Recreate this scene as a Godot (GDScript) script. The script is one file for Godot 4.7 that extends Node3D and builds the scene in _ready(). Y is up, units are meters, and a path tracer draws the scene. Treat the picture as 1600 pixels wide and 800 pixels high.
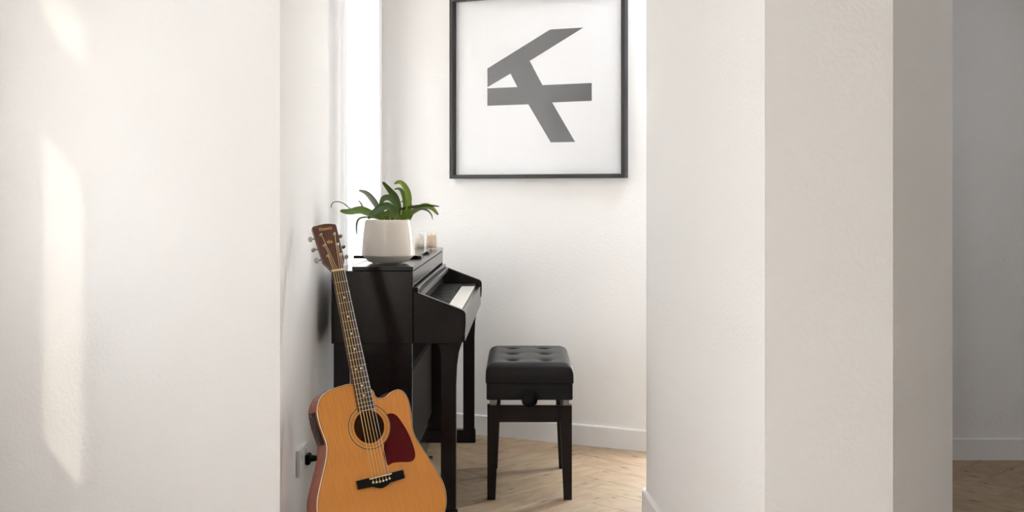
extends Node3D
# A piano nook seen past a plastered pier: x right, y up, the camera looks along -z.
# In plan, points are written (x, d) where d is the distance in front of the camera (z = -d).

var M := {}
var taken := {}

# ------------------------------------------------------------------ naming
func numbered(called: String) -> String:
	if not taken.has(called):
		taken[called] = 0
		return called
	taken[called] += 1
	return "%s_%03d" % [called, taken[called]]

func tag(o: Node, label: String, category: String, group := "") -> void:
	o.set_meta("label", label)
	o.set_meta("category", category)
	if group != "":
		o.set_meta("group", group)

func thing(called: String, label: String, category: String, xf := Transform3D(), group := "") -> Node3D:
	var o := Node3D.new()
	o.name = numbered(called)
	add_child(o)
	o.transform = xf
	tag(o, label, category, group)
	return o

func structure(called: String, label: String, xf := Transform3D()) -> Node3D:
	var o := Node3D.new()
	o.name = called
	add_child(o)
	o.transform = xf
	o.set_meta("kind", "structure")
	o.set_meta("label", label)
	o.set_meta("category", called.split("_")[0])
	return o

func put(called: String, mesh: Mesh, m: Material, parent: Node, label := "") -> MeshInstance3D:
	var o := MeshInstance3D.new()
	o.mesh = mesh
	o.material_override = m
	o.cast_shadow = GeometryInstance3D.SHADOW_CASTING_SETTING_ON
	o.name = called
	parent.add_child(o, true)
	if label != "":
		o.set_meta("label", label)
	return o

func obj(called: String, st: SurfaceTool, m: Material, parent: Node, label := "") -> MeshInstance3D:
	st.generate_normals()
	return put(called, st.commit(), m, parent, label)

# ------------------------------------------------------------------ shapes
func begin(smooth := false) -> SurfaceTool:
	var st := SurfaceTool.new()
	st.begin(Mesh.PRIMITIVE_TRIANGLES)
	st.set_smooth_group(0 if smooth else -1)
	return st

# corners given anticlockwise as seen from outside
func tri(st: SurfaceTool, a: Vector3, b: Vector3, c: Vector3) -> void:
	st.add_vertex(a); st.add_vertex(c); st.add_vertex(b)

func quad(st: SurfaceTool, a: Vector3, b: Vector3, c: Vector3, d: Vector3) -> void:
	tri(st, a, b, c)
	tri(st, a, c, d)

func tri_out(st: SurfaceTool, a: Vector3, b: Vector3, c: Vector3, mid: Vector3) -> void:
	if (b - a).cross(c - a).dot((a + b + c) / 3.0 - mid) < 0.0:
		tri(st, a, c, b)
	else:
		tri(st, a, b, c)

func quad_out(st: SurfaceTool, a: Vector3, b: Vector3, c: Vector3, d: Vector3, mid: Vector3) -> void:
	tri_out(st, a, b, c, mid)
	tri_out(st, a, c, d, mid)

# a box between two corners with chamfered edges
func add_box(st: SurfaceTool, lo: Vector3, hi: Vector3, bev := 0.0, xf := Transform3D()) -> void:
	var c := (lo + hi) * 0.5
	var h := (hi - lo).abs() * 0.5
	var b: float = min(bev, min(h.x, min(h.y, h.z)) * 0.9)
	var mid := xf * c
	var at := func(s: Vector3, k: int) -> Vector3:
		var p := h - Vector3(b, b, b)
		p[k] = h[k]
		return xf * (c + p * s)
	for k in 3:
		var i := (k + 1) % 3
		var j := (k + 2) % 3
		for s in [-1.0, 1.0]:
			var q := []
			for e in [[-1, -1], [1, -1], [1, 1], [-1, 1]]:
				var v := Vector3.ZERO
				v[k] = s; v[i] = e[0]; v[j] = e[1]
				q.append(at.call(v, k))
			quad_out(st, q[0], q[1], q[2], q[3], mid)
	if b <= 0.0:
		return
	for k in 3:
		var i := (k + 1) % 3
		var j := (k + 2) % 3
		for e in [[-1, -1], [1, -1], [1, 1], [-1, 1]]:
			var v0 := Vector3.ZERO
			v0[i] = e[0]; v0[j] = e[1]
			var v1 := v0
			v0[k] = -1.0; v1[k] = 1.0
			quad_out(st, at.call(v0, i), at.call(v1, i), at.call(v1, j), at.call(v0, j), mid)
	for sx in [-1.0, 1.0]:
		for sy in [-1.0, 1.0]:
			for sz in [-1.0, 1.0]:
				var v := Vector3(sx, sy, sz)
				tri_out(st, at.call(v, 0), at.call(v, 1), at.call(v, 2), mid)

func box(lo: Vector3, hi: Vector3, bev := 0.0) -> SurfaceTool:
	var st := begin()
	add_box(st, lo, hi, bev)
	return st

# a tapered post: rectangle (lo, hi in x and z) at y0 and another at y1
func add_taper(st: SurfaceTool, y0: float, a: Rect2, y1: float, b: Rect2) -> void:
	var p := func(r: Rect2, y: float) -> Array:
		return [Vector3(r.position.x, y, r.position.y), Vector3(r.end.x, y, r.position.y), Vector3(r.end.x, y, r.end.y), Vector3(r.position.x, y, r.end.y)]
	var l: Array = p.call(a, y0)
	var u: Array = p.call(b, y1)
	var mid := Vector3.ZERO
	for v in l + u:
		mid += v / 8.0
	for k in 4:
		quad_out(st, l[k], l[(k + 1) % 4], u[(k + 1) % 4], u[k], mid)
	quad_out(st, l[0], l[1], l[2], l[3], mid)
	quad_out(st, u[0], u[1], u[2], u[3], mid)

# a flat outline (x, y) given thickness from z0 to z1 (z1 is the front), with a bevel on both rims
func add_slab(st: SurfaceTool, poly: PackedVector2Array, z0: float, z1: float, bev := 0.0, xf := Transform3D(), smooth_side := false) -> void:
	var p := poly.duplicate()
	if Geometry2D.is_polygon_clockwise(p):
		p.reverse()
	var q := p
	if bev > 0.0:
		q = inset(p, bev)
	var n := p.size()
	var ix := Geometry2D.triangulate_polygon(q)
	st.set_smooth_group(-1)
	for k in range(0, ix.size(), 3):
		var a := q[ix[k]]
		var b := q[ix[k + 1]]
		var c := q[ix[k + 2]]
		if (b - a).cross(c - a) < 0.0:
			var t := b
			b = c
			c = t
		tri(st, xf * Vector3(a.x, a.y, z1), xf * Vector3(b.x, b.y, z1), xf * Vector3(c.x, c.y, z1))
		tri(st, xf * Vector3(a.x, a.y, z0), xf * Vector3(c.x, c.y, z0), xf * Vector3(b.x, b.y, z0))
	if smooth_side:
		st.set_smooth_group(3)
	for k in n:
		var j := (k + 1) % n
		if bev > 0.0:
			quad(st, xf * Vector3(p[k].x, p[k].y, z1 - bev), xf * Vector3(p[j].x, p[j].y, z1 - bev), xf * Vector3(q[j].x, q[j].y, z1), xf * Vector3(q[k].x, q[k].y, z1))
			quad(st, xf * Vector3(q[k].x, q[k].y, z0), xf * Vector3(q[j].x, q[j].y, z0), xf * Vector3(p[j].x, p[j].y, z0 + bev), xf * Vector3(p[k].x, p[k].y, z0 + bev))
		quad(st, xf * Vector3(p[k].x, p[k].y, z0 + bev), xf * Vector3(p[j].x, p[j].y, z0 + bev), xf * Vector3(p[j].x, p[j].y, z1 - bev), xf * Vector3(p[k].x, p[k].y, z1 - bev))
	st.set_smooth_group(-1)

# an anticlockwise outline moved inwards corner by corner
func inset(p: PackedVector2Array, by: float) -> PackedVector2Array:
	var q := PackedVector2Array()
	var n := p.size()
	for k in n:
		var e0 := (p[k] - p[(k + n - 1) % n]).normalized()
		var e1 := (p[(k + 1) % n] - p[k]).normalized()
		var n0 := Vector2(-e0.y, e0.x)
		var n1 := Vector2(-e1.y, e1.x)
		var m := n0 + n1
		var l: float = max(0.35, m.dot(n0))
		q.append(p[k] + m * (by / l))
	return q

func slab(poly: PackedVector2Array, z0: float, z1: float, bev := 0.0, xf := Transform3D(), smooth_side := false) -> SurfaceTool:
	var st := begin()
	add_slab(st, poly, z0, z1, bev, xf, smooth_side)
	return st

# an outline in plan (x, d) raised from y0 to y1
func plan_slab(poly: PackedVector2Array, y0: float, y1: float, bev := 0.0, smooth_side := false) -> SurfaceTool:
	return slab(poly, y0, y1, bev, Transform3D(Basis(Vector3(1, 0, 0), Vector3(0, 0, -1), Vector3(0, 1, 0)), Vector3.ZERO), smooth_side)

# rings of points joined to a skin; closed ends are capped
func add_rings(st: SurfaceTool, rings: Array, caps := true, sm := 0) -> void:
	st.set_smooth_group(sm)
	var n: int = rings[0].size()
	for r in rings.size() - 1:
		for k in n:
			var j := (k + 1) % n
			quad(st, rings[r][k], rings[r][j], rings[r + 1][j], rings[r + 1][k])
	st.set_smooth_group(-1)
	if caps:
		for k in range(1, n - 1):
			tri(st, rings[0][0], rings[0][k + 1], rings[0][k])
			tri(st, rings[-1][0], rings[-1][k], rings[-1][k + 1])

func add_tube(st: SurfaceTool, pts: Array, r0: float, r1 := -1.0, sides := 8) -> void:
	var rings := []
	var up := Vector3(0.31, 0.77, 0.55)
	var n := pts.size()
	for i in n:
		var t: Vector3 = (pts[min(i + 1, n - 1)] - pts[max(i - 1, 0)]).normalized()
		var a := t.cross(up).normalized()
		var b := t.cross(a).normalized()
		up = a.cross(t)
		var r := r0 if r1 < 0.0 else lerpf(r0, r1, float(i) / (n - 1))
		var ring := []
		for k in sides:
			var w := TAU * k / sides
			ring.append(pts[i] + (a * cos(w) + b * sin(w)) * r)
		rings.append(ring)
	add_rings(st, rings)

func tube(pts: Array, r0: float, r1 := -1.0, sides := 8) -> SurfaceTool:
	var st := begin()
	add_tube(st, pts, r0, r1, sides)
	return st

# a profile of (radius, height) turned about the y axis of xf
func add_lathe(st: SurfaceTool, prof: Array, sides := 32, xf := Transform3D(), sm := 0) -> void:
	var rings := []
	for p in prof:
		var ring := []
		for k in sides:
			var w := -TAU * k / sides
			ring.append(xf * Vector3(p.x * cos(w), p.y, p.x * sin(w)))
		rings.append(ring)
	add_rings(st, rings, true, sm)

func lathe(prof: Array, sides := 32, xf := Transform3D(), sm := 0) -> SurfaceTool:
	var st := begin()
	add_lathe(st, prof, sides, xf, sm)
	return st

# a flat ring in the x-y plane
func ring_slab(r0: float, r1: float, z0: float, z1: float, sides := 64) -> SurfaceTool:
	var st := begin()
	for k in sides:
		var a := Vector2.from_angle(TAU * k / sides)
		var b := Vector2.from_angle(TAU * (k + 1) / sides)
		var v := func(d: Vector2, r: float, z: float) -> Vector3: return Vector3(d.x * r, d.y * r, z)
		quad(st, v.call(a, r0, z1), v.call(a, r1, z1), v.call(b, r1, z1), v.call(b, r0, z1))
		quad(st, v.call(a, r1, z0), v.call(b, r1, z0), v.call(b, r1, z1), v.call(a, r1, z1))
		quad(st, v.call(b, r0, z0), v.call(a, r0, z0), v.call(a, r0, z1), v.call(b, r0, z1))
		quad(st, v.call(b, r0, z0), v.call(b, r1, z0), v.call(a, r1, z0), v.call(a, r0, z0))
	return st

func smooth_curve(pts: Array, per := 6, closed := true) -> PackedVector2Array:
	var out := PackedVector2Array()
	var n := pts.size()
	for i in (n if closed else n - 1):
		var p0: Vector2 = pts[(i + n - 1) % n] if closed else pts[max(i - 1, 0)]
		var p1: Vector2 = pts[i]
		var p2: Vector2 = pts[(i + 1) % n]
		var p3: Vector2 = pts[(i + 2) % n] if closed else pts[min(i + 2, n - 1)]
		for k in per:
			out.append(p1.cubic_interpolate(p2, p0, p3, float(k) / per))
	if not closed:
		out.append(pts[n - 1])
	return out

func v2(a: Array) -> PackedVector2Array:
	var out := PackedVector2Array()
	for k in range(0, a.size(), 2):
		out.append(Vector2(a[k], a[k + 1]))
	return out

# ------------------------------------------------------------------ materials
func noise(sd: int, f: float, oct := 4) -> FastNoiseLite:
	var n := FastNoiseLite.new()
	n.seed = sd
	n.frequency = f
	n.fractal_octaves = oct
	return n

func noise_tex(sd: int, f: float, stops: Array, size := 512, oct := 4) -> ImageTexture:
	var src := noise(sd, f, oct).get_seamless_image(size, size)
	var g := Gradient.new()
	g.offsets = PackedFloat32Array(stops.map(func(s): return s[0]))
	g.colors = PackedColorArray(stops.map(func(s): return s[1]))
	var im := Image.create(size, size, false, Image.FORMAT_RGB8)
	for y in size:
		for x in size:
			im.set_pixel(x, y, g.sample(src.get_pixel(x, y).r))
	return ImageTexture.create_from_image(im)

func bump_tex(sd: int, f: float, strength: float, size := 512, oct := 4) -> ImageTexture:
	var im := noise(sd, f, oct).get_seamless_image(size, size)
	im.convert(Image.FORMAT_RGBA8)
	im.bump_map_to_normal_map(strength)
	return ImageTexture.create_from_image(im)

func mat(c: Color, rough := 0.5, metal := 0.0) -> StandardMaterial3D:
	var m := StandardMaterial3D.new()
	m.albedo_color = c
	m.roughness = rough
	m.metallic = metal
	return m

func tri_map(m: StandardMaterial3D, scale: Vector3, world := false, offset := Vector3.ZERO) -> StandardMaterial3D:
	m.uv1_triplanar = true
	m.uv1_world_triplanar = world
	m.uv1_triplanar_sharpness = 8.0
	m.uv1_scale = scale
	m.uv1_offset = offset
	return m

# oak: long streaks, soft figure and a few knots; x runs along the grain
func oak_image() -> Image:
	var w := 1024
	var h := 512
	var a := noise(11, 0.010, 4).get_seamless_image(w, h)
	var b := noise(12, 0.030, 3).get_seamless_image(w, h)
	var im := Image.create(w, h, false, Image.FORMAT_RGB8)
	var rng := RandomNumberGenerator.new()
	rng.seed = 5
	var knots := []
	for k in 15:
		knots.append(Vector3(rng.randf() * w, rng.randf() * h, rng.randf_range(2.5, 6.5)))
	for y in h:
		for x in w:
			var v: float = a.get_pixel(x, y).r
			var s: float = b.get_pixel((x / 4) % w, y).r
			var g := 0.55 + (v - 0.5) * 0.55 + (s - 0.5) * 0.35
			var c := Color(0.60, 0.505, 0.405).lerp(Color(0.76, 0.67, 0.565), clampf(g, 0.0, 1.0))
			im.set_pixel(x, y, c)
	for kn in knots:
		var r: float = kn.z
		for dy in range(int(-r * 5), int(r * 5) + 1):
			for dx in range(int(-r * 5), int(r * 5) + 1):
				var q := Vector2(dx / 1.5, dy / 1.3).length() / r
				var wob := 1.0 + 0.25 * sin(dx * 0.9 + dy * 1.7)
				var amt := exp(-pow(q * wob, 2.0) * 0.9) * 0.85 + exp(-pow(Vector2(dx / 4.0, dy / 1.6).length() / r, 2.0)) * 0.28
				if amt > 0.02:
					var px := posmod(int(kn.x) + dx, w)
					var py := posmod(int(kn.y) + dy, h)
					im.set_pixel(px, py, im.get_pixel(px, py).lerp(Color(0.27, 0.19, 0.12), clampf(amt, 0.0, 0.9)))
	return im

func make_materials() -> void:
	# painted plaster
	M.plaster = tri_map(mat(Color(0.94, 0.934, 0.926), 0.85), Vector3.ONE * 1.6, true)
	M.plaster.normal_enabled = true
	M.plaster.normal_texture = bump_tex(3, 0.035, 3.0, 1024)
	M.plaster.normal_scale = 0.35
	M.ceiling = mat(Color(0.93, 0.925, 0.92), 0.9)
	M.trim = mat(Color(0.915, 0.91, 0.905), 0.45)
	M.slab = mat(Color(0.35, 0.28, 0.22), 0.9)
	M.glass = mat(Color(1, 1, 1, 0.06), 0.0)
	M.glass.transparency = BaseMaterial3D.TRANSPARENCY_ALPHA
	M.picture_glass = mat(Color(1, 1, 1, 0.05), 0.0)
	M.picture_glass.transparency = BaseMaterial3D.TRANSPARENCY_ALPHA
	M.sheer = mat(Color(0.97, 0.97, 0.97, 0.96), 0.9)
	M.sheer.transparency = BaseMaterial3D.TRANSPARENCY_ALPHA
	M.sheer.backlight_enabled = true
	M.sheer.backlight = Color(0.75, 0.75, 0.75)
	M.sheer_dense = M.sheer.duplicate()
	M.sheer_dense.backlight = Color(0.60, 0.60, 0.60)
	M.sheer_dense.albedo_color.a = 0.97
	# oak planks: the same board image laid with other offsets and tones
	var oak := ImageTexture.create_from_image(oak_image())
	var rng := RandomNumberGenerator.new()
	rng.seed = 21
	M.oak = []
	for k in 16:
		var t := rng.randf_range(0.90, 0.97)
		var m := mat(Color(t, t * rng.randf_range(0.985, 1.01), t * rng.randf_range(0.96, 1.01)), 0.6)
		m.albedo_texture = oak
		tri_map(m, Vector3(0.62, 3.4, 3.4), false, Vector3(rng.randf(), rng.randf(), rng.randf()))
		M.oak.append(m)
	# black stained ash of the piano
	M.piano = mat(Color.WHITE, 0.14)
	M.piano.metallic_specular = 0.25
	M.piano.albedo_texture = noise_tex(31, 0.03, [[0.0, Color(0.10, 0.09, 0.087)], [0.5, Color(0.128, 0.115, 0.112)], [1.0, Color(0.158, 0.145, 0.142)]])
	tri_map(M.piano, Vector3(14, 14, 2))
	M.piano.normal_enabled = true
	M.piano.normal_texture = bump_tex(32, 0.05, 4.0)
	M.piano.normal_scale = 0.035
	M.piano_side = M.piano.duplicate()
	M.piano_side.uv1_scale = Vector3(14, 2, 14)
	M.piano_board = M.piano.duplicate()
	M.piano_board.roughness = 0.6
	M.satin_black = mat(Color(0.07, 0.068, 0.07), 0.32)
	M.white_key = mat(Color(0.93, 0.915, 0.885), 0.25)
	M.black_key = mat(Color(0.07, 0.07, 0.072), 0.35)
	M.felt = mat(Color(0.05, 0.05, 0.05), 0.95)
	# stool
	M.leather = mat(Color(0.082, 0.076, 0.075), 0.38)
	M.leather.metallic_specular = 0.32
	M.leather.normal_enabled = true
	M.leather.normal_texture = bump_tex(41, 0.12, 3.0)
	M.leather.normal_scale = 0.2
	tri_map(M.leather, Vector3.ONE * 9)
	M.stool_wood = mat(Color(0.135, 0.108, 0.098), 0.4)
	M.stool_wood.metallic_specular = 0.25
	M.steel = mat(Color(0.55, 0.54, 0.53), 0.3, 1.0)
	# guitar
	M.cedar = mat(Color.WHITE, 0.28)
	M.cedar.albedo_texture = noise_tex(51, 0.02, [[0.0, Color(0.73, 0.455, 0.155)], [0.45, Color(0.775, 0.495, 0.185)], [0.75, Color(0.80, 0.52, 0.205)], [1.0, Color(0.83, 0.55, 0.23)]])
	tri_map(M.cedar, Vector3(22, 0.8, 22))
	M.mahogany = mat(Color.WHITE, 0.25)
	M.mahogany.albedo_texture = noise_tex(52, 0.02, [[0.0, Color(0.46, 0.19, 0.105)], [0.5, Color(0.54, 0.235, 0.13)], [1.0, Color(0.60, 0.28, 0.16)]])
	tri_map(M.mahogany, Vector3(18, 1.5, 18))
	M.neck = M.mahogany.duplicate()
	M.neck.albedo_color = Color(0.72, 0.7, 0.76)
	M.head_veneer = mat(Color.WHITE, 0.3)
	M.head_veneer.albedo_texture = noise_tex(53, 0.02, [[0.0, Color(0.27, 0.155, 0.12)], [0.5, Color(0.34, 0.20, 0.155)], [1.0, Color(0.40, 0.25, 0.19)]])
	tri_map(M.head_veneer, Vector3(30, 2.5, 30))
	M.ivory = mat(Color(0.90, 0.83, 0.66), 0.4)
	M.rosewood = mat(Color.WHITE, 0.45)
	M.rosewood.albedo_texture = noise_tex(54, 0.02, [[0.0, Color(0.12, 0.085, 0.075)], [0.5, Color(0.17, 0.125, 0.11)], [1.0, Color(0.23, 0.17, 0.15)]])
	tri_map(M.rosewood, Vector3(35, 2, 35))
	M.ebony = mat(Color(0.06, 0.058, 0.058), 0.45)
	M.ebony.metallic_specular = 0.25
	M.tortoise = mat(Color(0.86, 0.8, 0.8), 0.3)
	M.tortoise.metallic_specular = 0.25
	M.tortoise.albedo_texture = noise_tex(55, 0.035, [[0.0, Color(0.20, 0.02, 0.03)], [0.42, Color(0.29, 0.03, 0.04)], [0.6, Color(0.40, 0.045, 0.055)], [1.0, Color(0.53, 0.09, 0.09)]])
	tri_map(M.tortoise, Vector3.ONE * 11)
	M.ring_dark = mat(Color(0.27, 0.21, 0.15), 0.35)
	M.ring_grey = mat(Color(0.50, 0.40, 0.28), 0.4)
	M.ring_light = mat(Color(0.80, 0.66, 0.40), 0.35)
	M.inside_wood = mat(Color(0.42, 0.25, 0.12), 0.7)
	M.brass_string = mat(Color(0.86, 0.73, 0.50), 0.3, 1.0)
	M.steel_string = mat(Color(0.85, 0.83, 0.78), 0.28, 1.0)
	M.nickel = mat(Color(0.72, 0.70, 0.66), 0.25, 1.0)
	M.pearl = mat(Color(0.90, 0.89, 0.86), 0.25)
	M.gold_print = mat(Color(0.83, 0.67, 0.38), 0.4)
	M.black_plastic = mat(Color(0.045, 0.045, 0.047), 0.35)
	M.black_plastic.metallic_specular = 0.25
	M.foam = mat(Color(0.06, 0.06, 0.06), 0.9)
	# plant and small things
	M.pot = mat(Color(0.89, 0.855, 0.81), 0.16)
	M.soil = mat(Color(0.12, 0.085, 0.06), 0.95)
	M.leaf = []
	for c in [Color(0.25, 0.35, 0.14), Color(0.37, 0.48, 0.16), Color(0.48, 0.57, 0.20), Color(0.47, 0.49, 0.43), Color(0.76, 0.76, 0.60)]:
		var l := mat(c, 0.28)
		l.backlight_enabled = true
		l.backlight = Color(0.45, 0.6, 0.2) * 0.6
		M.leaf.append(l)
	M.wax = mat(Color(0.97, 0.965, 0.945), 0.5)
	M.wax.backlight_enabled = true
	M.wax.backlight = Color(0.9, 0.86, 0.78)
	M.jar = mat(Color(1, 1, 1, 0.03), 0.0)
	M.jar.transparency = BaseMaterial3D.TRANSPARENCY_ALPHA
	M.amber = mat(Color(0.92, 0.80, 0.60), 0.4)
	M.amber.backlight_enabled = true
	M.amber.backlight = Color(0.8, 0.66, 0.45)
	M.paper_label = mat(Color(0.80, 0.73, 0.64), 0.7)
	M.frame_black = mat(Color(0.095, 0.095, 0.098), 0.42)
	M.paper = mat(Color(0.885, 0.885, 0.89), 0.8)
	M.ink = mat(Color(0.21, 0.21, 0.22), 0.7)
	M.socket = mat(Color(0.90, 0.89, 0.875), 0.35)

# ------------------------------------------------------------------ the setting
const TOP := 2.7

func wall_with_opening(lo: Vector3, hi: Vector3, o_lo: Vector3, o_hi: Vector3) -> SurfaceTool:
	# a wall running along z with one opening through it (o_lo.z < o_hi.z, o_lo.y < o_hi.y)
	var st := begin()
	add_box(st, lo, Vector3(hi.x, hi.y, o_lo.z))
	add_box(st, Vector3(lo.x, lo.y, o_hi.z), hi)
	add_box(st, Vector3(lo.x, lo.y, o_lo.z), Vector3(hi.x, o_lo.y, o_hi.z))
	add_box(st, Vector3(lo.x, o_hi.y, o_lo.z), Vector3(hi.x, hi.y, o_hi.z))
	return st

# a window standing across x in an opening; bars split it into lights
func make_window(called: String, label: String, x: float, y0: float, y1: float, z0: float, z1: float, mull: Array, band: Array) -> void:
	var w := structure(called, label, Transform3D(Basis(), Vector3(x, y0, z0)))
	var h := y1 - y0
	var l := z1 - z0
	var f := 0.045
	var t := 0.03
	obj("window_frame", box(Vector3(-t, 0, 0), Vector3(t, f, l), 0.003), M.trim, w)
	obj("window_frame", box(Vector3(-t, h - f, 0), Vector3(t, h, l), 0.003), M.trim, w)
	obj("window_frame", box(Vector3(-t, f, 0), Vector3(t, h - f, f), 0.003), M.trim, w)
	obj("window_frame", box(Vector3(-t, f, l - f), Vector3(t, h - f, l), 0.003), M.trim, w)
	var ys := [f]
	for b in band:
		obj("transom", box(Vector3(-t, b[0] - y0, f), Vector3(t, b[1] - y0, l - f), 0.003), M.trim, w)
		ys.append_array([b[0] - y0, b[1] - y0])
	ys.append(h - f)
	var zs := [f]
	for m in mull:
		for k in range(0, ys.size(), 2):
			obj("mullion", box(Vector3(-t * 0.8, ys[k], m - z0 - 0.02), Vector3(t * 0.8, ys[k + 1], m - z0 + 0.02), 0.003), M.trim, w)
		zs.append_array([m - z0 - 0.02, m - z0 + 0.02])
	zs.append(l - f)
	for i in range(0, ys.size(), 2):
		for k in range(0, zs.size(), 2):
			obj("pane", box(Vector3(-0.003, ys[i], zs[k]), Vector3(0.003, ys[i + 1], zs[k + 1])), M.glass, w)

# cloth hanging in folds along z at about x, from z0 to z1
func hang(x: float, z0: float, z1: float, y0: float, y1: float, waves: float, amp: float, flare: float, sd: int) -> SurfaceTool:
	var st := begin(true)
	var n := int(waves * 12)
	var rows := 14
	var wob := noise(sd, 0.9, 2)
	var grid := []
	for r in rows + 1:
		var v := float(r) / rows
		var line := []
		for k in n + 1:
			var t := float(k) / n
			var ph := t * waves * TAU + wob.get_noise_2d(t * 5.0, 0.0) * 4.0
			var a := amp * (0.75 + 0.5 * wob.get_noise_2d(t * 7.0, 3.0 + v)) * lerpf(1.15, 0.85, v)
			var zz := lerpf(z0, z1, t) - flare * (1.0 - v) * (1.0 - t)
			var back := smoothstep(0.965, 1.0, t) * 0.0362      # the end returns to the wall
			line.append(Vector3(x - back + sin(ph) * a * (1.0 - smoothstep(0.95, 0.99, t)), lerpf(y0, y1, v), zz + cos(ph * 0.5) * 0.004))
		grid.append(line)
	for r in rows:
		for k in n:
			quad(st, grid[r][k], grid[r + 1][k], grid[r + 1][k + 1], grid[r][k + 1])
	return st

func rod(called: String, label: String, x: float, y: float, z0: float, z1: float) -> void:
	var o := thing(called, label, "curtain rail", Transform3D(Basis(), Vector3(x, y, (z0 + z1) * 0.5)))
	var l: float = abs(z1 - z0) * 0.5
	obj("rail", tube([Vector3(0, 0, -l), Vector3(0, 0, l)], 0.008), M.trim, o)
	for s in [-0.9, 0.0, 0.9]:
		obj("bracket", box(Vector3(-0.0345, -0.006, s * l - 0.008), Vector3(-0.004, 0.006, s * l + 0.008), 0.001), M.trim, o)

func make_floor() -> void:
	var fl := structure("floor", "light oak herringbone floor of narrow planks")
	obj("subfloor", box(Vector3(-2.1, -0.12, -6.5), Vector3(2.6, -0.0125, 3.2)), M.slab, fl)
	# herringbone of 0.75 x 0.15 boards, at 45 degrees to the room
	var bw := 0.15
	var bl := 0.75
	var gap := 0.0006
	var meshes := []
	for k in 2:
		var st := box(Vector3(-bl / 2 + gap, -0.012, -bw / 2 + gap), Vector3(bl / 2 - gap, 0, bw / 2 - gap), 0.0008)
		st.generate_normals()
		meshes.append(st.commit())
	var rng := RandomNumberGenerator.new()
	rng.seed = 77
	var boards := []
	var c45 := sqrt(0.5)
	for i in range(-60, 61):
		for j in range(-16, 17):
			# cells of the herringbone in its own axes (p, q), later turned by 45 degrees
			for kind in 2:
				var p: float
				var q: float
				if kind == 0:
					p = i * bw + bl / 2 + j * bl * 2.0 * 0.5 * 2.0 * 0.5
					q = i * bw + bw / 2 - j * bl
				else:
					p = i * bw + bw / 2 + j * bl
					q = i * bw + bw + bl / 2 - j * bl
				var x := (p - q) * c45 - 0.122
				var d := (p + q) * c45 + 1.55
				if x < -2.2 or x > 2.7 or d < -3.3 or d > 6.5:
					continue
				var a := PI / 4 if kind == 0 else -PI / 4
				# the parts of the room that the shell covers
				var far := 6.2 - 0.484 * (x + 0.9) + 0.25
				if x < -2.0 or x > 2.55 or d < -3.1 or (x < -1.05 and d > 3.9) or d > (far + 0.2 if x < 1.2 else 5.9):
					continue
				var score := 0.0
				if d > 0.4:
					var px := 800 + 1855 * x / d
					var py := 300 + 1855 * 1.183 / d
					if px > 500 and px < 1720 and py < 900:
						score = 100.0 - d
					else:
						score = 20.0 - abs(d - 3.5)
				else:
					score = d
				boards.append([score, x, d, a, rng.randi() % 16])
	boards.sort_custom(func(a, b): return a[0] > b[0])
	var rest := begin()
	for k in boards.size():
		var b: Array = boards[k]
		var xf := Transform3D(Basis(Vector3.UP, b[3]), Vector3(b[1], 0, -b[2]))
		if k < 300:
			put("plank", meshes[0], M.oak[b[4]], fl).transform = xf
		else:
			add_box(rest, Vector3(-bl / 2 + gap, -0.012, -bw / 2 + gap), Vector3(bl / 2 - gap, 0, bw / 2 - gap), 0.0, xf)
	var ro := obj("planks", rest, M.oak[0], fl)
	ro.set_meta("kind", "stuff")

func skirting(called: String, label: String, line: PackedVector2Array, side: float) -> void:
	# a baseboard 96 mm high along a line in plan; its face lies on the given side
	var h := 0.096
	var t := 0.016
	var st := begin()
	var n := line.size()
	var off := []
	for i in n:
		var e0 := (line[i] - line[max(i - 1, 0)]).normalized() if i > 0 else (line[1] - line[0]).normalized()
		var e1 := (line[min(i + 1, n - 1)] - line[i]).normalized() if i < n - 1 else e0
		var m := (Vector2(-e0.y, e0.x) + Vector2(-e1.y, e1.x)) * side
		off.append(m / max(0.5, m.dot(Vector2(-e0.y, e0.x) * side)))
	var rings := []
	for i in n:
		var f := func(k: float, y: float) -> Vector3:
			var p: Vector2 = line[i] + off[i] * k
			return Vector3(p.x, y, -p.y)
		rings.append([f.call(0.0, 0.0), f.call(t, 0.0), f.call(t, h - 0.005), f.call(t - 0.005, h), f.call(0.0, h)])
	if side < 0:
		rings.reverse()
	add_rings(st, rings, true, -1)
	var o := obj(called, st, M.trim, self, label)
	o.set_meta("kind", "structure")
	o.set_meta("category", "baseboard")

func wall(called: String, label: String, st: SurfaceTool, m: Material = null) -> void:
	var o := obj(called, st, M.plaster if m == null else m, self, label)
	o.set_meta("kind", "structure")
	o.set_meta("category", called.split("_")[0])

func arc(c: Vector2, r: float, a0: float, a1: float, n := 8) -> Array:
	var out := []
	for k in n + 1:
		out.append(c + Vector2.from_angle(lerpf(a0, a1, float(k) / n)) * r)
	return out

const CORNER := -0.69      # the nook's left wall
const FACE := 3.53         # distance of the white wall face beside the nook
var wall_u := Vector3(0.90009, 0, 0.43571)
var wall_at := Vector3(-0.182, 0, -5.81)

# flat roof lights before the nook, over it and in the passage: x, x, d, d
const ROOF := [[-0.85, -0.45, 2.55, 2.95], [0.36, 1.04, 4.54, 5.06], [1.66, 2.06, 3.88, 4.28]]
const ROOF_LABEL := ["flat roof light before the nook", "flat roof light over the nook", "small roof light over the passage"]

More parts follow.
